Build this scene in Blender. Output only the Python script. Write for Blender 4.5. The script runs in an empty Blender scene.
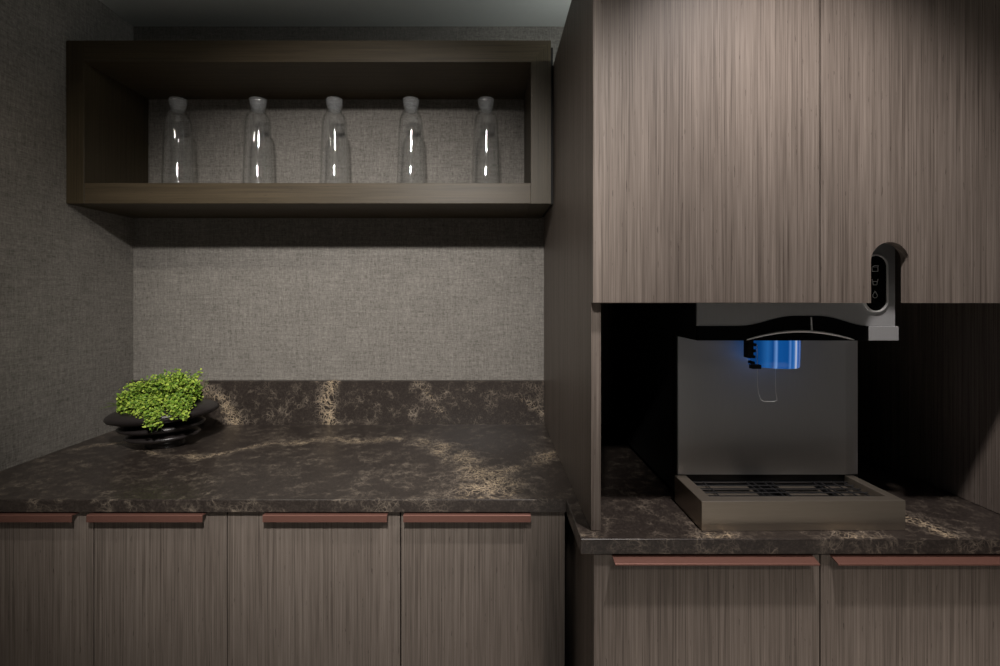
import bpy, bmesh, math, random
from mathutils import Vector, Matrix, noise
R = math.radians
C = bpy.context.scene.collection
E = 1.31            # eye height; lengths below are given relative to the eye and lifted by E

# ------------------------------------------------------------------ camera
cam_d = bpy.data.cameras.new('camera'); cam = bpy.data.objects.new('camera', cam_d); C.objects.link(cam)
cam.location = (0, 0, E); cam.rotation_euler = (R(90), 0, 0)
cam_d.sensor_width = 36; cam_d.lens = 18.0
cam_d.shift_x = 0.012; cam_d.shift_y = -0.037
cam_d.clip_start = 0.01
bpy.context.scene.camera = cam
vs = bpy.context.scene.view_settings
vs.view_transform = 'Standard'; vs.look = 'None'; vs.gamma = 1; vs.use_curve_mapping = False
vs.exposure = 0.0
# ------------------------------------------------------------------ world: the dim room in front of the niche
w = bpy.data.worlds.new('room_light'); bpy.context.scene.world = w; w.use_nodes = True
w.node_tree.nodes['Background'].inputs[0].default_value = (0.95, 0.97, 1.0, 1)
w.node_tree.nodes['Background'].inputs[1].default_value = 0.009
# ------------------------------------------------------------------ ceiling downlights and added fill lamps
def spot(name, loc, aim, power, angle, blend, radius, col):
    d = bpy.data.lights.new(name, 'SPOT'); o = bpy.data.objects.new(name, d); C.objects.link(o)
    o.location = Vector(loc) + Vector((0, 0, E))
    v = Vector(aim) - Vector(loc); o.rotation_euler = v.to_track_quat('-Z', 'Y').to_euler()
    d.energy = power; d.spot_size = R(angle); d.spot_blend = blend; d.shadow_soft_size = radius; d.color = col
    return o
# the row close to the cabinets
spot('downlight_right', (0.43, 0.50, 0.84), (0.53, 0.76, -0.41), 50, 90, 1.0, 0.03, (1.0, 0.925, 0.885))
spot('wall_washer', (-0.08, -0.20, 0.84), (-0.42, 1.61, -0.20), 178, 57, 1.0, 0.05, (1.0, 0.955, 0.90))
spot('downlight_left', (-0.80, 0.42, 0.84), (-0.92, 1.45, -0.36), 13, 78, 1.0, 0.03, (1.0, 0.93, 0.82))
# behind it, out in the room: a downlight and an added fill
spot('downlight_room', (0.80, -0.70, 0.84), (0.62, -0.30, -1.3), 105, 88, 0.55, 0.05, (1.0, 0.89, 0.80))
spot('floor_bounce_fill', (-0.1, -1.0, 0.84), (0.1, -0.75, -1.3), 42, 74, 0.8, 0.06, (1.0, 0.97, 0.93))  # unseen lamp added to bounce light off the floor onto the ceiling
# unseen lamp added above the tall cabinet to brighten the ceiling
spot('ceiling_fill', (0.50, 1.20, 0.66), (0.10, 1.28, 0.868), 5.0, 150, 1.0, 0.03, (0.95, 1.0, 0.97))

# ------------------------------------------------------------------ node helpers
class NT:
    def __init__(s, name):
        s.m = bpy.data.materials.new(name); s.m.use_nodes = True
        s.t = s.m.node_tree; s.bsdf = s.t.nodes['Principled BSDF']
    def n(s, typ, **kw):
        nd = s.t.nodes.new(typ)
        for k, v in kw.items():
            if isinstance(k, str) and hasattr(nd, k): setattr(nd, k, v)
        return nd
    def l(s, a, b): s.t.links.new(a, b)
    def coord(s, scale=(1, 1, 1)):
        tc = s.n('ShaderNodeTexCoord'); mp = s.n('ShaderNodeMapping')
        mp.inputs['Scale'].default_value = scale
        s.l(tc.outputs['Object'], mp.inputs['Vector']); return mp.outputs[0]
    def noise(s, vec, scale=1, detail=4, rough=.55, dist=0):
        nd = s.n('ShaderNodeTexNoise'); nd.inputs['Scale'].default_value = scale
        nd.inputs['Detail'].default_value = detail; nd.inputs['Roughness'].default_value = rough
        nd.inputs['Distortion'].default_value = dist
        s.l(vec, nd.inputs['Vector']); return nd.outputs['Fac']
    def math(s, op, a, b=None, c=None, clamp=False):
        nd = s.n('ShaderNodeMath'); nd.operation = op; nd.use_clamp = clamp
        for i, v in enumerate((a, b, c)):
            if v is None: continue
            if isinstance(v, (int, float)): nd.inputs[i].default_value = v
            else: s.l(v, nd.inputs[i])
        return nd.outputs[0]
    def ramp(s, fac, stops):
        nd = s.n('ShaderNodeValToRGB'); e = nd.color_ramp.elements
        while len(e) < len(stops): e.new(0.5)
        for el, (p, c) in zip(e, stops):
            el.position = p; el.color = (c if len(c) == 4 else (*c, 1)) if not isinstance(c, (int, float)) else (c, c, c, 1)
        s.l(fac, nd.inputs[0]); return nd.outputs[0]
    def mix(s, fac, a, b):
        nd = s.n('ShaderNodeMix'); nd.data_type = 'RGBA'
        for i, v in ((0, fac), (6, a), (7, b)):
            if isinstance(v, (int, float)): nd.inputs[i].default_value = v
            elif isinstance(v, tuple): nd.inputs[i].default_value = (*v, 1)
            else: s.l(v, nd.inputs[i])
        return nd.outputs[2]
    def bump(s, h, strength=.2, dist=.001):
        b = s.n('ShaderNodeBump'); b.inputs['Strength'].default_value = strength; b.inputs['Distance'].default_value = dist
        s.l(h, b.inputs['Height']); s.l(b.outputs[0], s.bsdf.inputs['Normal'])
    def set(s, **kw):
        for k, v in kw.items():
            i = s.bsdf.inputs[k.replace('_', ' ')]
            if isinstance(v, tuple): i.default_value = (*v, 1)
            elif isinstance(v, (int, float)): i.default_value = v
            else: s.l(v, i)
        return s.m

def wood(name, axis, dark, light, seed=0.0):
    """strip bamboo: axis = direction of the grain; thin strips side by side across it"""
    t = NT(name)
    tc = t.n('ShaderNodeTexCoord'); sp = t.n('ShaderNodeSeparateXYZ'); t.l(tc.outputs['Object'], sp.inputs[0])
    ax = 'XYZ'.index(axis); o = [i for i in range(3) if i != ax]
    across = t.math('ADD', t.math('MULTIPLY_ADD', sp.outputs[o[1]], 1.0, seed), sp.outputs[o[0]])
    along = sp.outputs[ax]
    # strips of uneven width
    wob = t.math('MULTIPLY', t.math('SINE', t.math('MULTIPLY', across, 310.0)), 0.0012)
    u = t.math('MULTIPLY', t.math('ADD', across, wob), 1/0.0075)
    fl = t.math('FLOOR', u)
    cell = t.n('ShaderNodeCombineXYZ'); t.l(fl, cell.inputs[0])
    pass
    wn = t.n('ShaderNodeTexWhiteNoise'); t.l(cell.outputs[0], wn.inputs['Vector'])
    strip = wn.outputs['Value']
    fr = t.math('FRACT', u)
    joint = t.math('LESS_THAN', fr, 0.10)
    v = t.n('ShaderNodeCombineXYZ'); t.l(across, v.inputs[0]); t.l(t.math('MULTIPLY', along, 0.008), v.inputs[1])
    fine = t.noise(v.outputs[0], 430, 3, .75)
    v2 = t.n('ShaderNodeCombineXYZ'); t.l(across, v2.inputs[0]); t.l(t.math('MULTIPLY', along, 0.03), v2.inputs[1])
    streak = t.noise(v2.outputs[0], 170, 4, .65)
    v3 = t.n('ShaderNodeCombineXYZ'); t.l(across, v3.inputs[0]); t.l(t.math('MULTIPLY', along, 0.12), v3.inputs[1])
    pore = t.noise(v3.outputs[0], 260, 2, .5)
    f = t.math('MULTIPLY_ADD', strip, 0.20, -0.10)
    f = t.math('ADD', f, t.math('MULTIPLY_ADD', fine, 1.7, -0.36))
    f = t.math('ADD', f, t.math('MULTIPLY_ADD', streak, 0.45, -0.225))
    f = t.math('SUBTRACT', f, t.math('MULTIPLY', joint, 0.14))
    f = t.math('SUBTRACT', f, t.math('MULTIPLY', t.math('GREATER_THAN', pore, 0.70), 0.25), clamp=True)
    col = t.mix(f, dark, light)
    t.bump(f, .25, .0006)
    return t.set(Base_Color=col, Roughness=.48, Specular_IOR_Level=.35)

WD, WL = (0.062, 0.047, 0.038), (0.29, 0.245, 0.213)
M = {}
M['wood_v'] = wood('bamboo_vertical', 'Z', WD, WL)
M['wood_h'] = wood('bamboo_horizontal', 'X', WD, WL)
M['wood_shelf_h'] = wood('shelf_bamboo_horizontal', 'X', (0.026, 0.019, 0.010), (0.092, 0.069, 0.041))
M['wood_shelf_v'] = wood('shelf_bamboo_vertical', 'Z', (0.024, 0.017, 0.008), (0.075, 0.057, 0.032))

def fabric(name, horiz):
    t = NT(name)
    tc = t.n('ShaderNodeTexCoord'); sp = t.n('ShaderNodeSeparateXYZ'); t.l(tc.outputs['Object'], sp.inputs[0])
    a, z = sp.outputs[horiz], sp.outputs[2]
    def tx(sa, sz, sc, det):
        c = t.n('ShaderNodeCombineXYZ'); t.l(t.math('MULTIPLY', a, sa), c.inputs[0]); t.l(t.math('MULTIPLY', z, sz), c.inputs[1])
        return t.noise(c.outputs[0], sc, det, .6)
    weft = tx(0.22, 1, 330, 3); warp = tx(1, 0.22, 330, 3); slub = tx(0.1, 1, 130, 2); slubv = tx(1, 0.08, 150, 2); cloud = tx(1, 1, 9, 3)
    f = t.math('ADD', t.math('MULTIPLY', weft, .9), t.math('MULTIPLY', warp, .9))
    f = t.math('ADD', f, t.math('MULTIPLY_ADD', slub, .5, -.25)); f = t.math('ADD', f, t.math('MULTIPLY_ADD', slubv, .5, -.25))
    f = t.math('ADD', f, t.math('MULTIPLY_ADD', cloud, .25, -.125))
    f = t.math('MULTIPLY_ADD', f, 1.15, -.53, clamp=True)
    col = t.mix(f, (0.100, 0.093, 0.083), (0.34, 0.318, 0.292))
    t.bump(f, .5, .0012)
    return t.set(Base_Color=col, Roughness=.95, Specular_IOR_Level=.1)
M['fabric_x'] = fabric('linen_wallcovering_back', 0)
M['fabric_y'] = fabric('linen_wallcovering_side', 1)

def stone():
    t = NT('dark_veined_quartz')
    v = t.coord()
    nv = t.n('ShaderNodeTexNoise'); nv.inputs['Scale'].default_value = 22; nv.inputs['Detail'].default_value = 5
    t.l(v, nv.inputs['Vector'])
    vm = t.n('ShaderNodeVectorMath'); vm.operation = 'MULTIPLY_ADD'
    t.l(nv.outputs['Color'], vm.inputs[0]); vm.inputs[1].default_value = (.05, .05, .05); t.l(v, vm.inputs[2])
    wv = vm.outputs[0]
    def crack(scale, w):
        vo = t.n('ShaderNodeTexVoronoi'); vo.feature = 'DISTANCE_TO_EDGE'; vo.inputs['Scale'].default_value = scale
        t.l(wv, vo.inputs['Vector'])
        return t.math('SUBTRACT', 1, t.math('DIVIDE', vo.outputs['Distance'], w), clamp=True)
    c1 = crack(24, .035); c2 = crack(50, .065); c3 = crack(100, .11)
    n1 = t.noise(v, 34, 5, .7); n2 = t.noise(v, 6, 4, .6); n3 = t.noise(v, 240, 3, .6); n4 = t.noise(v, 85, 4, .75); n5 = t.noise(v, 13, 3, .6)
    at = t.n('ShaderNodeAttribute'); at.attribute_name = 'vein'
    vein = at.outputs['Fac']
    vm_ = t.math('MULTIPLY_ADD', t.math('ADD', t.math('MULTIPLY', vein, 1.0), t.math('MULTIPLY_ADD', n4, 2.6, -1.45)), 1.1, -.25, clamp=True)
    vm_ = t.math('MULTIPLY', vm_, t.math('MULTIPLY', vein, 2.2, clamp=True), clamp=True)
    gold = t.math('MULTIPLY', vm_, t.math('MAXIMUM', t.math('MULTIPLY', c2, 1.0), t.math('MAXIMUM', c1, t.math('MULTIPLY', c3, .85))), clamp=True)
    near = t.math('MULTIPLY', vein, .35)
    patch = t.math('MULTIPLY_ADD', t.math('ADD', n1, t.math('ADD', t.math('MULTIPLY', n5, .5), near)), 3.8, -2.80, clamp=True)
    faint = t.math('MULTIPLY', t.math('MAXIMUM', c1, t.math('MAXIMUM', c2, t.math('MULTIPLY', c3, .6))), patch, clamp=True)
    base = t.mix(n2, (0.019, 0.0145, 0.0125), (0.043, 0.034, 0.030))
    base = t.mix(t.math('MULTIPLY_ADD', n3, 2.2, -.95, clamp=True), base, (0.078, 0.064, 0.055))
    col = t.mix(t.math('MULTIPLY', faint, 1.0), base, (0.29, 0.24, 0.19))
    col = t.mix(gold, col, (0.72, 0.56, 0.37))
    t.bump(n3, .05, .0005)
    return t.set(Base_Color=col, Roughness=.33, Specular_IOR_Level=.5)
M['stone'] = stone()

def plain(name, col, rough=.5, metal=0., spec=.5, ns=0, amp=.15, scl=(1, 1, 1), **kw):
    t = NT(name)
    f = t.noise(t.coord(scl), ns or 60, 3)
    c = t.mix(f, tuple(x*(1-amp) for x in col), tuple(min(1, x*(1+amp)) for x in col))
    return t.set(Base_Color=c, Roughness=rough, Metallic=metal, Specular_IOR_Level=spec, **kw)
M['ceiling'] = plain('ceiling_paint', (.62, .64, .62), .9, amp=.03)
M['floor'] = plain('pale_stone_floor', (.62, .62, .60), .6)
M['black_board'] = plain('dark_core_board', (.010, .008, .007), .8)
M['copper'] = plain('anodised_copper', (.21, .10, .078), .5, .45, amp=.05)
M['steel'] = plain('dark_brushed_steel', (.50, .505, .515), .48, .5, ns=900, amp=.06, scl=(1, 1, .02))
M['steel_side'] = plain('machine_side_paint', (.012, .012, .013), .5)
M['steel_tray'] = plain('tray_satin_steel', (.46, .40, .33), .36, .85, ns=300, amp=.07, scl=(.05, 1, 1))
M['gloss_black'] = plain('black_gloss_plastic', (.004, .004, .004), .16, spec=.25)
M['matte_black'] = plain('black_matte_plastic', (.006, .006, .006), .6, spec=.2)
M['chrome'] = plain('satin_chrome', (.95, .95, .95), .4, .4, amp=.01)
M['wire'] = plain('dark_wire', (.10, .10, .105), .3, .8)
M['icon'] = plain('printed_white', (.55, .55, .55), .6)
M['pot'] = plain('black_glazed_ceramic', (.024, .020, .020), .34, spec=.6, ns=25)
M['soil'] = plain('potting_soil', (.05, .028, .018), .95, ns=200, amp=.6)
M['stem'] = plain('green_stem', (.12, .17, .04), .6)
t = NT('maidenhair_leaf')
oi = t.n('ShaderNodeAttribute'); oi.attribute_name = 'tint'
lc = t.ramp(oi.outputs['Fac'], [(0, (.04, .10, .01)), (.5, (.17, .30, .03)), (1, (.46, .58, .09))])
M['leaf'] = t.set(Base_Color=lc, Roughness=.5, Specular_IOR_Level=.3, Subsurface_Weight=0.0)
t = NT('clear_glass')
g = t.noise(t.coord(), 40, 1)
M['glass'] = t.set(Base_Color=(.97, .985, .98), Roughness=.02, Transmission_Weight=1.0, IOR=1.47)
def thin_glass(name, haze, rough=.02):
    t = NT(name)
    lw = t.n('ShaderNodeLayerWeight'); lw.inputs[0].default_value = .5
    fr = t.math('MULTIPLY_ADD', t.math('POWER', lw.outputs['Facing'], 4.0), .75, .032)
    tr_ = t.n('ShaderNodeBsdfTransparent'); t.l(t.mix(t.math('POWER', lw.outputs['Facing'], 6.0), (.99, .992, .99), (.40, .42, .41)), tr_.inputs[0])
    gl = t.n('ShaderNodeBsdfGlossy'); gl.inputs['Roughness'].default_value = rough; gl.inputs[0].default_value = (1, 1, 1, 1)
    df = t.n('ShaderNodeBsdfDiffuse'); df.inputs[0].default_value = (.75, .77, .8, 1)
    m0 = t.n('ShaderNodeMixShader'); m0.inputs[0].default_value = haze; t.l(tr_.outputs[0], m0.inputs[1]); t.l(df.outputs[0], m0.inputs[2])
    m1 = t.n('ShaderNodeMixShader'); t.l(fr, m1.inputs[0]); t.l(m0.outputs[0], m1.inputs[1]); t.l(gl.outputs[0], m1.inputs[2])
    t.l(m1.outputs[0], t.t.nodes['Material Output'].inputs['Surface']); t.t.nodes.remove(t.bsdf)
    return t.m
M['thin_glass'] = thin_glass('thin_clear_glass', .010)
M['stopper_glass'] = thin_glass('fluted_stopper_glass', .15, .12)
# ice chute: blue plastic lit from inside by a diode
t = NT('lit_blue_plastic')
sp = t.n('ShaderNodeSeparateXYZ'); tc = t.n('ShaderNodeTexCoord'); t.l(tc.outputs['Object'], sp.inputs[0])
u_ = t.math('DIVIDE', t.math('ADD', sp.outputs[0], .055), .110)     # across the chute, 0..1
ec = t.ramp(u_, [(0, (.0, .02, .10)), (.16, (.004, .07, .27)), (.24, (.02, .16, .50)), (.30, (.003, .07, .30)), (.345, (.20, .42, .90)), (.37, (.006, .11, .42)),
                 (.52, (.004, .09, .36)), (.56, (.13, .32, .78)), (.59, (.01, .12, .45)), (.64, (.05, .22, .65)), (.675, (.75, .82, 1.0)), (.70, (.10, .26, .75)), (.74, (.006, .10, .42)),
                 (.78, (.18, .28, .62)), (.83, (.005, .08, .35)), (.93, (.10, .28, .70))])  # highlights and shading of the ribs are painted as stripes into the glow
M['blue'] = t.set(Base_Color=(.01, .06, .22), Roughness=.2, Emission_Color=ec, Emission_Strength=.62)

# ------------------------------------------------------------------ object helpers
def empty(name, loc, label=None, cat=None, group=None):
    o = bpy.data.objects.new(name, None); C.objects.link(o); o.location = (loc[0], loc[1], loc[2]+E)
    o.empty_display_size = .05
    tag(o, label, cat, group); return o
def tag(o, label=None, cat=None, group=None, kind=None):
    if label: o['label'] = label
    if cat: o['category'] = cat
    if group: o['group'] = group
    if kind: o['kind'] = kind
    return o
def obj(name, bm, mat, parent=None, origin=None, smooth=False, label=None):
    """bm in eye-relative room coordinates; parented meshes are stored relative to their thing's base"""
    if origin is None:
        if parent is not None:
            p = parent; origin = Vector((0, 0, 0))
            while p is not None: origin = origin + Vector(p.location); p = p.parent
            origin = origin - Vector((0, 0, E))
        else: origin = Vector((0, 0, 0))
    origin = Vector(origin)
    bmesh.ops.translate(bm, verts=bm.verts, vec=-origin)
    bmesh.ops.recalc_face_normals(bm, faces=bm.faces)
    me = bpy.data.meshes.new(name); bm.to_mesh(me); bm.free()
    me.materials.append(mat)
    if smooth:
        for p in me.polygons: p.use_smooth = True
    o = bpy.data.objects.new(name, me); C.objects.link(o)
    if parent is not None: o.parent = parent
    else: o.location = origin + Vector((0, 0, E))
    if label: o['label'] = label
    return o
def box(bm, x0, x1, y0, y1, z0, z1, bev=0.0, seg=2):
    r = bmesh.ops.create_cube(bm, size=1)
    for v in r['verts']:
        v.co = Vector((x0 + (v.co.x+.5)*(x1-x0), y0 + (v.co.y+.5)*(y1-y0), z0 + (v.co.z+.5)*(z1-z0)))
    if bev:
        es = list({e for v in r['verts'] for e in v.link_edges})
        bmesh.ops.bevel(bm, geom=es, offset=bev, segments=seg, profile=.5, affect='EDGES')
    return bm
def bx(*a, **k): return box(bmesh.new(), *a, **k)
def prism(bm, pts, axis, a0, a1):
    """extrude a 2-D outline; axis 'y': pts are (x,z); axis 'x': pts are (y,z); axis 'z': pts are (x,y)"""
    def P(p, a):
        return {'y': (p[0], a, p[1]), 'x': (a, p[0], p[1]), 'z': (p[0], p[1], a)}[axis]
    A = [bm.verts.new(P(p, a0)) for p in pts]; B = [bm.verts.new(P(p, a1)) for p in pts]
    bm.faces.new(A); bm.faces.new(B[::-1]); n = len(pts)
    for i in range(n): bm.faces.new((A[i], B[i], B[(i+1) % n], A[(i+1) % n]))
    return bm
def tube(bm, pts, r, seg=8, closed=False):
    pts = [Vector(p) for p in pts]; rings = []
    n = len(pts)
    for i, p in enumerate(pts):
        a = pts[max(i-1, 0)]; b = pts[min(i+1, n-1)]; d = (b-a).normalized()
        up = Vector((0, 0, 1)) if abs(d.z) < .9 else Vector((0, 1, 0))
        s = d.cross(up).normalized(); u = s.cross(d)
        rr = r(i/(n-1)) if callable(r) else r
        rings.append([bm.verts.new(p + (s*math.cos(2*math.pi*k/seg)+u*math.sin(2*math.pi*k/seg))*rr) for k in range(seg)])
    for a, b in zip(rings, rings[1:]):
        for k in range(seg): bm.faces.new((a[k], a[(k+1) % seg], b[(k+1) % seg], b[k]))
    bm.faces.new(rings[0][::-1]); bm.faces.new(rings[-1])
    return bm
def lathe(bm, prof, c=(0, 0, 0), seg=40, cap=True):
    rings = []
    for r, z in prof:
        rings.append([bm.verts.new((c[0]+r*math.cos(2*math.pi*k/seg), c[1]+r*math.sin(2*math.pi*k/seg), c[2]+z)) for k in range(seg)])
    for a, b in zip(rings, rings[1:]):
        for k in range(seg): bm.faces.new((a[k], a[(k+1) % seg], b[(k+1) % seg], b[k]))
    if cap: bm.faces.new(rings[0][::-1]); bm.faces.new(rings[-1])
    return bm
def px(p, Y): return (p-488)*Y/500
def pz(p, Y): return (296-p)*Y/500

# ------------------------------------------------------------------ dimensions
XL, YB, ZC = -1.142, 1.61, 0.868       # left wall, back wall, ceiling
CT, CTH = -0.41, 0.026                 # counter top, thickness
XS, XS2 = 0.180, 0.197                 # tower side panel
XR, XR2 = 0.960, 0.978
YF, YFL = 0.8436, 1.007                # counter fronts
DR, DL = 0.850, 1.020                  # door fronts
ZT = 0.638                             # tower top

# ------------------------------------------------------------------ the setting
tag(obj('floor', bx(-1.3, 2.2, -2.4, 1.75, -E-.05, -E), M['floor']), kind='structure')
tag(obj('wall_left', bx(XL-.1, XL, -.6, YB, -E, ZC), M['fabric_y']), kind='structure')
tag(obj('wall_back', bx(XL-.1, 1.5, YB, YB+.1, -E, ZC), M['fabric_x']), kind='structure')
tag(obj('ceiling', bx(XL-.1, 1.5, -.6, YB+.1, ZC, ZC+.05), M['ceiling']), kind='structure')

# ------------------------------------------------------------------ worktop and backsplash
VE = []   # vein polylines (x, y, half width, strength) on the counter
def P2(x, y):  # pixel on counter plane -> room
    Y = .41*500/(y-296); return (px(x, Y), Y)
def vein_line(pts):
    for (a, b) in zip(pts, pts[1:]):
        VE.append((Vector(P2(*a[:2])), Vector(P2(*b[:2])), a[2], b[2], a[3], b[3]))
vein_line([(85, 447, .012, .8), (125, 441, .014, .9), (160, 457, .012, .9), (205, 456, .018, .95), (255, 447, .016, .9), (290, 441, .014, .8),
           (340, 438, .020, .95), (390, 441, .014, .75), (418, 440, .024, 1), (452, 452, .024, 1), (470, 466, .035, 1), (490, 482, .050, 1), (478, 498, .055, 1)])
vein_line([(480, 474, .025, .95), (530, 466, .020, .9), (556, 452, .016, .8)])
vein_line([(460, 498, .03, .9), (440, 497, .015, .5)])
vein_line([(908, 516, .014, 1), (925, 524, .018, 1), (946, 537, .016, 1)])
vein_line([(835, 536, .012, .7), (875, 537, .012, .8)])
vein_line([(690, 536, .008, .6), (745, 538, .010, .7)])
vein_line([(585, 535, .010, .6), (596, 536, .010, .7)])
def vein_at(x, y):
    q_ = Vector((x*9, y*9, 0)); p = Vector((x+.030*noise.noise(q_), y+.034*noise.noise(q_+Vector((7, 3, 1))))); best = 0
    p.x += .014*noise.noise(q_*3.1); p.y += .016*noise.noise(q_*3.1+Vector((2, 9, 4)))
    for a, b, wa, wb, sa, sb in VE:
        d = b-a; t = max(0, min(1, (p-a).dot(d)/d.length_squared)); q = a+d*t
        w_ = wa+(wb-wa)*t; s_ = sa+(sb-sa)*t
        v = s_*max(0, 1-(p-q).length/(w_*2.3))
        best = max(best, v)
    return best*max(.15, min(1, .9+.9*noise.noise(Vector((x*16, y*16, 5)))))
wt = empty('worktop', (-.3, 1.2, CT-CTH), 'long dark brown stone worktop with gold veins, stepping forward under the dispenser', 'worktop')
bm = bmesh.new()
xs_ = [XL + i*.008 for i in range(int((1.02-XL)/.008)+1)]
SX, b_ = .157, .0022
def slab(x0, x1, y0, y1, edges):
    """gridded top, rounded front arris, underside; edges: which sides close"""
    nx = max(1, round((x1-x0)/.008)); ny = max(1, round((y1-y0)/.008))
    V = [[bm.verts.new((x0+(x1-x0)*i/nx, y0+(y1-y0)*j/ny, CT)) for i in range(nx+1)] for j in range(ny+1)]
    for j in range(ny):
        for i in range(nx): bm.faces.new((V[j][i], V[j][i+1], V[j+1][i+1], V[j+1][i]))
    return V
# outline walked once for the edge band: left end, left front, step, right front, right end
slab(XL, SX-b_+b_, YFL+b_, YB, None)
slab(SX, 1.0, YFL+b_, YB, None)
slab(SX+b_, 1.0, YF+b_, YFL+b_, None)
path = [(XL, YFL), (SX, YFL), (SX, YF), (1.0, YF)]
inner = [(XL, YFL+b_), (SX+b_, YFL+b_), (SX+b_, YF+b_), (1.0, YF+b_)]
prev = None
for k in range(4):
    ang = [0, 30, 60, 90]
    col_ = []
    for a in ang:
        s, c = math.sin(R(a)), math.cos(R(a))
        f = 1-s
        x = path[k][0]*s+inner[k][0]*(1-s); y = path[k][1]*s+inner[k][1]*(1-s)
        col_.append(bm.verts.new((x, y, CT-b_*(1-c))))
    col_.append(bm.verts.new((path[k][0], path[k][1], CT-CTH+.001)))
    col_.append(bm.verts.new((inner[k][0], inner[k][1], CT-CTH)))
    if prev:
        for i in range(5): bm.faces.new((prev[i], prev[i+1], col_[i+1], col_[i]))
    prev = col_
for (x0, x1, y0, y1) in ((XL, SX+b_, YFL+b_, YB), (SX+b_, 1.0, YF+b_, YB)):
    bm.faces.new([bm.verts.new(p) for p in ((x0, y0, CT-CTH), (x0, y1, CT-CTH), (x1, y1, CT-CTH), (x1, y0, CT-CTH))])
top = obj('slab', bm, M['stone'], wt)
me = top.data
at = me.attributes.new('vein', 'FLOAT', 'POINT')
ox, oy = wt.location.x, wt.location.y
at.data.foreach_set('value', [vein_at(v.co.x+ox, v.co.y+oy) for v in me.vertices])
# backsplash
bm = bmesh.new()
SPT = pz(380, YB)
nx, nz = 170, 20
x0, x1, ys = XL, XS-.001, YB-.02
V = [[bm.verts.new((x0+(x1-x0)*i/nx, ys, CT+(SPT-.001-CT)*j/nz)) for i in range(nx+1)] for j in range(nz+1)]
for j in range(nz):
    for i in range(nx): bm.faces.new((V[j][i], V[j][i+1], V[j+1][i+1], V[j+1][i]))
T1 = [bm.verts.new((v.co.x, ys+.001, SPT)) for v in V[nz]]; T2 = [bm.verts.new((v.co.x, YB, SPT)) for v in V[nz]]
for i in range(nx):
    bm.faces.new((V[nz][i], V[nz][i+1], T1[i+1], T1[i])); bm.faces.new((T1[i], T1[i+1], T2[i+1], T2[i]))
spl = obj('backsplash', bm, M['stone'], None, origin=(-.48, YB-.01, CT))
tag(spl, 'low dark stone backsplash with a gold vein, running along the back of the worktop', 'backsplash')
def sv(x, z):
    best = 0
    for (a, b, w_, s_) in (((333, 382), (326, 400), .018, 1), ((326, 400), (330, 423), .022, 1), ((196, 386), (222, 400), .018, .7), ((222, 400), (236, 423), .022, .95),
                           ((420, 384), (440, 410), .014, .5), ((520, 396), (545, 415), .012, .5)):
        A = Vector((px(a[0], 1.59), pz(a[1], 1.59))); B = Vector((px(b[0], 1.59), pz(b[1], 1.59))); d = B-A; p = Vector((x, z))
        t = max(0, min(1, (p-A).dot(d)/d.length_squared)); best = max(best, s_*max(0, 1-(p-A-d*t).length/(w_*2.0)))
    return best
at = spl.data.attributes.new('vein', 'FLOAT', 'POINT')
at.data.foreach_set('value', [sv(v.co.x-.48, v.co.z+CT) for v in spl.data.vertices])

# ------------------------------------------------------------------ base cabinets
DT, DB = -0.4385, -E+.10
def pull(x0, x1, yd, parent):
    """bent copper edge pull hooked over the door top: back tongue, sloping plate, small lip"""
    z = -.4395
    d = .0095 if yd > .9 else .0048
    if yd > .9: pts = [(yd+.004, z+.0002), (yd-.0190, z+.0014), (yd-.0205, z+.0002), (yd-.0205, z-.0128), (yd-.0190, z-.0128), (yd-.0187, z-.0010), (yd+.004, z-.0014)]
    else: pts = [(yd+.004, z-.0008), (yd+.0005, z), (yd-.019, z-d), (yd-.0205, z-d-.0008), (yd-.0205, z-d-.0030), (yd-.0190, z-d-.0030), (yd-.0183, z-d-.0020), (yd, z-.0022), (yd+.004, z-.0022)]
    return obj('handle', prism(bmesh.new(), pts, 'x', x0, x1), M['copper'], parent, label='copper edge pull')
def base_cabinet(name, x0, x1, yd, doors, label):
    r = empty(name, ((x0+x1)/2, (yd+YB)/2, -E), label, 'cabinet')
    bm = bx(x0+.001, x1-.001, yd+.0205, YB-.003, DB, CT-CTH-.002)
    box(bm, x0+.001, x1-.001, yd+.08, yd+.10, -E+.0005, DB+.001)
    obj('carcass', bm, M['wood_v'], r)
    for (a, b, h0, h1) in doors:
        d = obj('door', bx(a+.0012, b-.0012, yd, yd+.0195, DB, DT, bev=.0009, seg=1), M['wood_v'], r)
        pull(h0, h1, yd-.0002, d)
    return r
c1, c2, c3 = px(93.5, DL), px(227, DL), px(400.5, DL)
base_cabinet('base_cabinet', XL+.001, c2, DL, [(XL+.001, c1, XL+.04, px(80, DL)), (c1, c2, px(94.5, DL), px(208, DL))],
             'brown bamboo base cabinet at far left, below the potted plant, with two copper-pulled doors')
base_cabinet('base_cabinet', c2, .158, DL, [(c2, c3, px(267, DL), px(389, DL)), (c3, .158, px(405, DL), px(530, DL))],
             'brown bamboo two-door base cabinet under the worktop, left of the dispenser tower')
s = px(820.3, DR)
base_cabinet('base_cabinet', .1785, XR, DR, [(.1785, s, px(612, DR), px(812, DR)), (s, .955, px(830, DR), .925)],
             'grey-brown bamboo base cabinet below the drinks dispenser, standing further forward than the others')
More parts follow.
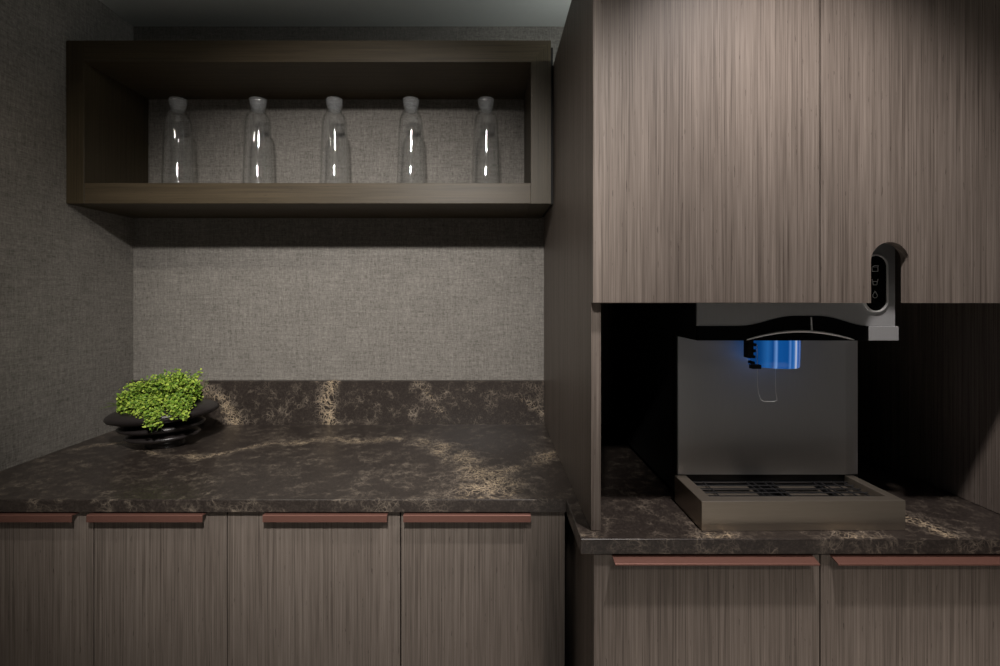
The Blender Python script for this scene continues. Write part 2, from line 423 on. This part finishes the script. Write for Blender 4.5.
# ------------------------------------------------------------------ tall cabinet above the right worktop
tw = empty('tall_cabinet', (.57, 1.24, CT), 'tall bamboo wall cabinet with two doors over an open niche holding the dispenser', 'cabinet')
obj('side_panel', bx(XS, XS2, .872, YB-.001, CT+.0005, ZT, bev=.0008, seg=1), M['wood_v'], tw)
obj('side_panel', bx(XR, XR2, .872, YB-.001, CT+.0005, ZT, bev=.0008, seg=1), M['wood_v'], tw)
obj('back_panel', bx(XS2, XR, YB-.012, YB-.001, CT+.0005, ZT-.02), M['wood_v'], tw)
obj('top_panel', bx(XS2, XR, .872, YB-.012, ZT-.018, ZT), M['wood_v'], tw)
obj('cabinet_floor', bx(XS2, XR, .872, YB-.012, .24, .258), M['wood_v'], tw)
zb = pz(303, DR)
obj('door', bx(.1785, s-.001, DR, DR+.0165, zb, ZT, bev=.0009, seg=1), M['wood_v'], tw)
xc, r_, zc = px(890, DR), .0323, pz(261, DR)
pts = [(s+.001, zb), (xc-r_, zb)] + [(xc-r_*math.cos(R(a)), zc+r_*math.sin(R(a))) for a in range(0, 181, 9)] + [(xc+r_, zb), (.955, zb), (.955, ZT), (s+.001, ZT)]
obj('door', prism(bmesh.new(), pts, 'y', DR, DR+.0165), M['wood_v'], tw, label='right door with an arched cut-out at its lower edge')

# ------------------------------------------------------------------ open display shelf
SY = 1.352
xo0, xo1, xi0, xi1 = XL+.001, px(551, SY), px(84, SY), px(531, SY)
zo1, zi1, zi0, zo0 = pz(40.5, SY), pz(62, SY), pz(183, SY), pz(203.5, SY)
sh = empty('wall_shelf', ((xo0+xo1)/2, 1.48, zo0), 'open box shelf of dark bamboo on the back wall, holding five glass bottles', 'shelf')
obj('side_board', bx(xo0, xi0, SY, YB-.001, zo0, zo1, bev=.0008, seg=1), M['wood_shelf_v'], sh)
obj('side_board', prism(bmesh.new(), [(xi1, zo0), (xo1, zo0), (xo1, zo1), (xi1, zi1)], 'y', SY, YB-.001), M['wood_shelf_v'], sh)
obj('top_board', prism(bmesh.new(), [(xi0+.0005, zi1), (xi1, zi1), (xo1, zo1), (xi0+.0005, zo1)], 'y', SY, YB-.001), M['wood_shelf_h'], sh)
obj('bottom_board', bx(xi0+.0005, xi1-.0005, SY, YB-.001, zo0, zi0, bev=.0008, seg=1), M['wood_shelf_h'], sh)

obj('gap_light_block', bx(xo1+.0003, XS-.0006, SY+.03, YB-.001, zo0+.004, zo1-.004), M['matte_black'], sh)  # dark strip added to keep light out of the gap beside the cabinet

# ------------------------------------------------------------------ glass bottles
def bottle(loc, label):
    r = empty('glass_bottle', loc, label, 'bottle', 'glass bottles on the wall shelf')
    out = [(.036, 0), (.0405, .0015), (.0415, .006), (.0410, .04), (.0395, .10), (.0375, .16), (.0358, .195), (.0345, .212), (.0310, .224), (.0255, .232), (.0222, .2375), (.0212, .243), (.0212, .2475), (.0222, .2495), (.0218, .251)]
    inn = [(.0185, .2505), (.0182, .243), (.0195, .237), (.0230, .2300), (.0285, .2225), (.0320, .211), (.0333, .195), (.0350, .16), (.0370, .10), (.0385, .04), (.0385, .014), (.034, .010), (.015, .0115)]
    bm = lathe(bmesh.new(), [(r_, z_*.982) for r_, z_ in out+inn], loc, 56)
    obj('bottle_body', bm, M['thin_glass'], r, smooth=True)
    pr = [(.0125, .238), (.0165, .2385), (.0175, .2515), (.0195, .2525), (.0215, .2575), (.0232, .267), (.0235, .273), (.0225, .2755), (.0195, .2762), (.017, .2745), (.008, .2735)]
    bm = lathe(bmesh.new(), [(r_, z_*.982) for r_, z_ in pr], loc, 72)
    for v in bm.verts:      # shallow flutes around the plug
        a_ = math.atan2(v.co.y-loc[1], v.co.x-loc[0]); k_ = 1+.025*math.cos(12*a_)
        v.co.x = loc[0]+(v.co.x-loc[0])*k_; v.co.y = loc[1]+(v.co.y-loc[1])*k_
    obj('stopper', bm, M['stopper_glass'], r, smooth=True, label='clear glass stopper')
    return r
BY = 1.465
bx5 = [178, 258, 334.5, 411, 486]
where = ['leftmost clear glass bottle on the box shelf, nearest the left wall',
         'clear glass bottle on the box shelf, second from the left wall',
         'middle one of the five clear glass bottles on the box shelf',
         'clear glass bottle on the box shelf, second from its right end',
         'rightmost clear glass bottle on the box shelf, nearest the tall cabinet']
b0 = bottle((px(bx5[0], BY), BY, zi0), where[0])
def dup(root, loc, label, rz=0):
    q = root.copy(); C.objects.link(q); q.location = (loc[0], loc[1], loc[2]+E); q.rotation_euler.z = rz; q['label'] = label
    for ch in list(root.children):
        k = ch.copy(); C.objects.link(k); k.parent = q
    return q
for i in range(1, 5): dup(b0, (px(bx5[i], BY), BY, zi0), where[i], i*.7)

# ------------------------------------------------------------------ planter
PC = Vector((px(162, 1.37), 1.375, CT))
pt = empty('potted_plant', PC, 'bright green feathery plant in a black bowl of stacked tilted discs on the worktop', 'potted plant')
def ring(cx, cy, z, r, tx, sq=1.0, seg=56):
    out = []
    for k in range(seg):
        a = 2*math.pi*k/seg
        x = .93*r*math.cos(a); y = .93*r*sq*math.sin(a)
        out.append(PC + Vector((cx+x, cy+y, z + x*tx[0] + y*tx[1])))
    return out
rings = []
def add(cx, cy, z, r, tx=(0, 0), sq=.85): rings.append(ring(cx, cy, z, r, tx, sq))
for r, z in ((.045, 0), (.052, .001), (.054, .006), (.050, .012), (.050, .016)): add(.006, 0, z, r, (0, 0))
t1 = (.03, 0)
for r, z in ((.056, .017), (.080, .0215), (.097, .0265), (.101, .031), (.095, .036), (.080, .039), (.070, .041)): add(.000, 0, z, r, t1)
t2 = (.045, .0)
for r, z in ((.074, .044), (.098, .0475), (.113, .0525), (.117, .058), (.110, .0635), (.090, .067), (.076, .069)): add(-.003, 0, z, r, t2)
t3 = (.075, -.02)
for r, z in ((.074, .071), (.100, .0725), (.128, .076), (.145, .082), (.1505, .089), (.149, .095), (.142, .1005), (.130, .1055), (.112, .110), (.096, .112), (.086, .109), (.08, .100), (.074, .085)): add(.002, 0, z, r, t3)
bm = bmesh.new(); VR = [[bm.verts.new(p) for p in q] for q in rings]
for a, b in zip(VR, VR[1:]):
    for k in range(len(a)): bm.faces.new((a[k], a[(k+1) % len(a)], b[(k+1) % len(a)], b[k]))
bm.faces.new(VR[0][::-1]); bm.faces.new(VR[-1])
obj('bowl', bm, M['pot'], pt, smooth=True, label='black glazed bowl of stacked tilted discs')
bm = bmesh.new()
q = [bm.verts.new(p) for p in ring(.002, 0, .096, .0785, t3, .85)]; bm.faces.new(q)
q2 = [bm.verts.new(p) for p in ring(.002, 0, .088, .074, t3, .85)]; bm.faces.new(q2[::-1])
for k in range(len(q)): bm.faces.new((q[k], q2[k], q2[(k+1) % len(q)], q[(k+1) % len(q)]))
obj('soil', bm, M['soil'], pt)
random.seed(7)
fol = bmesh.new(); st = bmesh.new(); tint = fol.verts.layers.float.new('tint')
def leaf(c, n, s, tv):
    dx, dy = c.x-PC.x, c.y-PC.y      # crown is cut along two upright planes running to the camera
    if dx < -.126-.74*dy or dx > .108-.57*dy: return
    n = n.normalized(); a = n.orthogonal().normalized(); a = Matrix.Rotation(random.uniform(0, 6.28), 3, n) @ a; b = n.cross(a)
    out = [(-1, 0), (-.35, .55), (.35, .85), (.85, .55), (1.05, 0), (.85, -.55), (.35, -.85), (-.35, -.55)]
    vs_ = []
    for (u, v) in out:
        p = c + (a*u*.9 + b*v*.8)*s + n*(.35*s*(v*v))
        q = fol.verts.new(p); q[tint] = tv; vs_.append(q)
    m = fol.verts.new(c); m[tint] = max(0, tv-.12)
    for i in range(8): fol.faces.new((vs_[i], vs_[(i+1) % 8], m))
def frond(base, tip, sag, n, s):
    pts = []
    mid = (base+tip)/2 + Vector((0, 0, sag))
    for i in range(9):
        t_ = i/8; p = base*(1-t_)**2 + mid*2*t_*(1-t_) + tip*t_**2; pts.append(p)
    tube(st, pts, lambda u: .0011*(1-.6*u), 5)
    for i in range(n):
        t_ = (i+.5)/n
        if t_ < .25: continue
        p = base*(1-t_)**2 + mid*2*t_*(1-t_) + tip*t_**2
        for k in range(3):
            off = Vector((random.gauss(0, 1), random.gauss(0, 1), random.gauss(0, 1)))*.0052
            nn = Vector((random.gauss(0, .5), random.gauss(-.5, .45), random.gauss(.8, .35)))
            leaf(p+off, nn, s*random.uniform(.7, 1.25), min(1, max(0, random.gauss(.50+.15*t_, .30))))
# crown outline read as lobes: (x offset, height above soil rim), highest right of middle
lobes = [(-.108, .128, -.01, .9), (-.088, .150, 0, 1), (-.06, .165, 0, 1), (-.03, .175, .0, 1), (-.005, .186, 0, 1), (.022, .198, .01, 1), (.047, .209, .01, .8), (.068, .198, .0, .9), (.090, .190, .0, 1), (.098, .160, 0, 1)]
for (lx, lz, ly, wgt) in lobes:
    for k in range(int(42*wgt)):
        bp = PC + Vector((max(-.065, min(.068, lx*.62))+random.gauss(0, .010), random.uniform(-.045, .045), .100+.07*lx*.62))
        hh = random.random()**.6
        lx_ = lx*(.74 if lx < 0 else 1)
        tp = PC + Vector((lx_*(.9+.1*hh)+random.gauss(0, .010), ly+random.gauss(-.022, .034), .112+(lz+(.010 if lx < 0 else .004)-.112)*hh+random.gauss(0, .004)))
        frond(bp, tp, random.uniform(.0, .02), 13, .0044)
# trailing fronds over the front and the left of the bowl
for (tx_, ty_, tz_, nn) in ((-.105, -.035, .108, 9), (-.090, -.06, .104, 10), (-.055, -.08, .112, 9), (-.02, -.10, .112, 9), (.018, -.115, .113, 8), (.046, -.125, .098, 12), (.054, -.130, .088, 9), (.098, -.115, .118, 6), (.108, -.120, .112, 9), (.124, -.122, .108, 8), (.112, -.07, .125, 10), (.08, -.08, .135, 12), (.04, -.09, .135, 12), (0, -.08, .135, 12), (-.04, -.06, .135, 12), (-.08, -.045, .130, 12)):
    for k in range(nn):
        bp = PC + Vector((max(-.06, min(.066, tx_*.6)), -.03+random.gauss(0, .008), .104))
        tp = PC + Vector((tx_*(.78 if tx_ < 0 else 1)+random.gauss(0, .006), ty_+random.gauss(0, .006), tz_+random.gauss(0, .006)))
        frond(bp, tp, random.uniform(.030, .045), 14, .0044)
stm = obj('stems', st, M['stem'], pt); stm['kind'] = 'stuff'
fo = obj('foliage', fol, M['leaf'], pt, label='bright green feathery foliage')

# ------------------------------------------------------------------ ice and water dispenser
HY, BYF = .905, 1.0                      # head front, body front
bx0, bx1 = .378, .742
mc = empty('ice_dispenser', (.555, 1.2, CT), 'dark steel ice and water dispenser with blue-lit chute, in the niche of the tall cabinet', 'dispenser')
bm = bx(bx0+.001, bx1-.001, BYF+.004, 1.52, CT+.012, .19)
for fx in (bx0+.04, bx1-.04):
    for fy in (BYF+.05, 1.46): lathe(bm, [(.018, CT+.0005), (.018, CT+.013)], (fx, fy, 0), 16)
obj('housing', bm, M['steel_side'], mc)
xk = px(846, BYF)
pts = [(bx0+.002, BYF+.004), (bx0+.002, BYF+.001), (bx0+.004, BYF), (xk, BYF), (bx1-.0005, BYF+.003), (bx1-.0005, BYF+.012), (bx0+.002, BYF+.012)]
obj('front_panel', prism(bmesh.new(), pts, 'z', pz(474.5, BYF), -.060), M['steel'], mc)
obj('edge_trim', bx(bx0-.002, bx0+.001, BYF-.0005, BYF+.02, pz(474.5, BYF), -.08), M['matte_black'], mc)
hz = pz(340.5, HY)
obj('head_housing', bx(bx0, .736, HY+.004, BYF+.05, hz+.001, .185, bev=.002), M['steel_side'], mc)
# head face: steel above, wavy lower edge
def H(x): return px(x, HY)
def HZ(y): return pz(y, HY)
def wave(x):
    if x < 738 or x > 870: return 326.0
    if x < 795: u = (x-738)/57; return 326 - 10*(.5-.5*math.cos(math.pi*u))
    if x < 818: return 316.0
    u = (x-818)/52; return 316+10*(.5-.5*math.cos(math.pi*u))
xsn = [697+ i*(868-697)/60 for i in range(61)]
low = [(H(x), HZ(wave(x))) for x in xsn]
pts = low + [(H(895), HZ(326)), (H(895), .184), (H(697), .184)]
obj('head_panel', prism(bmesh.new(), pts, 'y', HY, HY+.005), M['steel'], mc)
bl = [(H(x), HZ(wave(x))-.0003) for x in xsn] + [(H(868), hz), (H(697), hz)]
obj('black_band', prism(bmesh.new(), bl, 'y', HY-.001, BYF), M['gloss_black'], mc, label='black wavy band')
obj('corner_block', bx(H(868.3), H(898), HY-.002, BYF, hz, HZ(326.3), bev=.0008), M['steel'], mc)
arc = []
for i in range(33):
    u = i/32; x = 746+u*(853-746)
    arc.append((H(x), HY-.0025, HZ(340.3-9.2*math.sin(math.pi*min(1, u*.97+.015))**.85)))
bm = tube(bmesh.new(), arc, lambda u: .0009+.0014*math.sin(math.pi*u)**.5, 10)
obj('chrome_arc', bm, M['chrome'], mc, smooth=True, label='curved chrome strip')
obj('glint_sliver', prism(bmesh.new(), [(H(810), HZ(317)), (H(811), HZ(317)), (H(812.3), HZ(331)), (H(810.6), HZ(331))], 'y', HY-.002, HY-.001), M['chrome'], mc)  # chrome sliver stands in for a thin upright highlight on the band
# control panel
cxp, rr = H(875), .0215
zt_, zl_ = HZ(254.5)-rr, HZ(312)+rr
def stad(r, n=18):
    return [(cxp+r*math.cos(math.pi*i/n), zt_+r*math.sin(math.pi*i/n)) for i in range(n+1)] + [(cxp-r*math.cos(math.pi*i/n), zl_-r*math.sin(math.pi*i/n)) for i in range(n+1)]
cp = obj('control_panel', prism(bmesh.new(), stad(rr), 'y', HY-.0015, HY), M['gloss_black'], mc, label='black glass control panel')
bm = bmesh.new(); A, B = stad(rr+.0003), stad(rr-.0024)
for yy in (HY-.0035,):
    a = [bm.verts.new((p[0], yy, p[1])) for p in A]; b = [bm.verts.new((p[0], yy, p[1])) for p in B]
    a2 = [bm.verts.new((p[0], HY, p[1])) for p in A]; b2 = [bm.verts.new((p[0], HY, p[1])) for p in B]
    n = len(A)
    for i in range(n):
        j = (i+1) % n
        bm.faces.new((a[i], a[j], b[j], b[i])); bm.faces.new((a[i], a2[i], a2[j], a[j])); bm.faces.new((b[i], b[j], b2[j], b2[i]))
obj('bezel', bm, M['chrome'], cp, label='chrome bezel ring')
def bar(bm, x0, z0, x1, z1, w_=.0004):
    d = Vector((x1-x0, z1-z0)).normalized()*w_; n_ = Vector((-d.y, d.x))
    prism(bm, [(x0+n_.x, z0+n_.y), (x1+n_.x, z1+n_.y), (x1-n_.x, z1-n_.y), (x0-n_.x, z0-n_.y)], 'y', HY-.0019, HY-.0014)
def poly(bm, P): 
    for (a, b) in zip(P, P[1:]): bar(bm, a[0], a[1], b[0], b[1])
for k, yy in enumerate((268.5, 282, 295)):
    bm = bmesh.new(); cx_, cz_ = H(874.3), HZ(yy); s_ = .0052
    if k == 0:   # cube of ice
        poly(bm, [(cx_-s_, cz_-s_), (cx_+s_, cz_-s_), (cx_+s_, cz_+s_*.5), (cx_-s_, cz_+s_*.5), (cx_-s_, cz_-s_)])
        poly(bm, [(cx_-s_, cz_+s_*.5), (cx_-s_*.2, cz_+s_), (cx_+s_*1.2, cz_+s_), (cx_+s_, cz_+s_*.5)])
    elif k == 1:  # glass
        poly(bm, [(cx_-s_, cz_+s_), (cx_-s_*.6, cz_-s_), (cx_+s_*.6, cz_-s_), (cx_+s_, cz_+s_)]); bar(bm, cx_-s_*.8, cz_+.001, cx_+s_*.8, cz_+.001)
    else:         # drop
        P = [(cx_+s_*.8*math.sin(R(a))*(1 if a < 360 else 1), cz_-s_*.2-s_*.8*math.cos(R(a))) for a in range(-140, 141, 20)]
        poly(bm, [(cx_, cz_+s_*1.4)]+P+[(cx_, cz_+s_*1.4)])
    obj('symbol', bm, M['icon'], cp, label='small printed symbol')
# ice chute and lever
cy_ = .950; ccx = px(773.5, cy_); cr = .0435
bm = bmesh.new(); segn = 72
prof = [(1.0, hz+.001), (1.0, -.095), (.985, -.118), (.97, pz(368, cy_-.03))]
prof += [(.86, pz(368, cy_-.03)), (.86, -.10), (.86, hz+.001)]
rg = []
for (f, z) in prof:
    rg.append([bm.verts.new((ccx+cr*f*(1+.012*math.cos(12*a))*math.cos(a), cy_+cr*f*(1+.012*math.cos(12*a))*math.sin(a), z)) for a in [2*math.pi*k/segn for k in range(segn)]])
for a, b in zip(rg, rg[1:]):
    for k in range(segn): bm.faces.new((a[k], a[(k+1) % segn], b[(k+1) % segn], b[k]))
chute = obj('ice_chute', bm, M['blue'], mc, smooth=True, label='blue-lit ribbed plastic chute')
chute.data.transform(Matrix.Translation((-(ccx-mc.location.x), 0, 0))); chute.location.x = ccx-mc.location.x
bm = bmesh.new()
gx = px(750.5, .915)
box(bm, gx-.005, gx+.004, .912, .93, pz(358, .915), hz+.001)
for k in range(4): box(bm, gx+.002, gx+.0085-.001*k, .910, .928, pz(346+6*k, .915), pz(343.2+6*k, .915))
box(bm, gx+.004, gx+.02, .915, .928, pz(369, .915), pz(365, .915))
obj('chute_bracket', bm, M['matte_black'], mc)
LY = .925
def L(x, y): return (px(x, LY), LY, pz(y, LY))
bm = tube(bmesh.new(), [L(757, 345), L(757.5, 385), L(758.5, 393), L(761, 400), L(764, 401.5), L(774, 401.5), L(777, 400.5), L(776.5, 396), L(775.5, 392), L(775.5, 345)], .0005, 6)
obj('wire_lever', bm, M['chrome'], mc)
# drip tray
tx0, tx1, ty0, ty1 = .3726, .7305, .871, .9985
zt, zbm = -.3578, CT+.0006
tr = obj('drip_tray', prism(bmesh.new(), [(tx0, ty0), (tx1, ty0+.004), (tx1-.0005, ty1), (tx0, ty1)], 'z', zbm, zbm+.012), M['steel_tray'], mc, label='bronze-toned metal drip tray')
bm = bmesh.new(); w_ = .0185
prism(bm, [(tx0, ty0), (tx1, ty0+.004), (tx1-w_, ty0+.024), (tx0+w_+.004, ty0+.0225)], 'z', zbm+.0115, zt)
prism(bm, [(tx0, ty0), (tx0+w_+.004, ty0+.0225), (tx0+w_+.004, ty1), (tx0, ty1)], 'z', zbm+.0115, zt)
prism(bm, [(tx1, ty0+.004), (tx1-.0005, ty1), (tx1-w_, ty1), (tx1-w_, ty0+.024)], 'z', zbm+.0115, zt)
bmesh.ops.remove_doubles(bm, verts=bm.verts, dist=1e-5)
es = [e for e in bm.edges if all(abs(v.co.z-zt) < 1e-5 for v in e.verts) and len(e.link_faces) >= 2 and any(abs(f.normal.z) < .5 for f in e.link_faces)]
bmesh.ops.bevel(bm, geom=es, offset=.0012, segments=2, profile=.5, affect='EDGES')
obj('tray_rim', bm, M['steel_tray'], tr)
gx0, gx1, gy0, gy1, gz = tx0+w_+.006, tx1-w_-.002, ty0+.026, ty1-.004, zt-.010
obj('basin', bx(gx0, gx1, gy0-.001, gy1+.003, zbm+.012, zbm+.016), M['matte_black'], tr)
bm = bmesh.new()
for k in range(6):
    y = gy0+.003+(gy1-gy0-.010)*k/5
    tube(bm, [(gx0, y, gz), (gx1, y, gz)], .0013, 6)
for x in (gx0+.006, gx0+.03, gx0+.115, gx0+.128, gx0+.150, gx0+.163, gx1-.066, gx1-.052, gx1-.028, gx1-.006):
    tube(bm, [(x, gy0, gz-.0015), (x, gy1, gz-.0015)], .0013, 6)
obj('wire_grille', bm, M['wire'], tr)
for (a, b) in ((gx0+.008, gx0+.112), (gx0+.168, gx1-.07), (gx1-.05, gx1-.008)):
    bm = bmesh.new(); dy = gy1-gy0
    for (u, v) in ((.04, .30), (.40, .62), (.72, .94)): box(bm, a, b, gy0+dy*u, gy0+dy*v, gz-.008, gz-.006, bev=.0006, seg=1)
    for x in (a, b-.004): box(bm, x, x+.004, gy0+dy*.04, gy0+dy*.94, gz-.0085, gz-.0065)
    obj('grille_plate', bm, M['steel_tray'], tr)
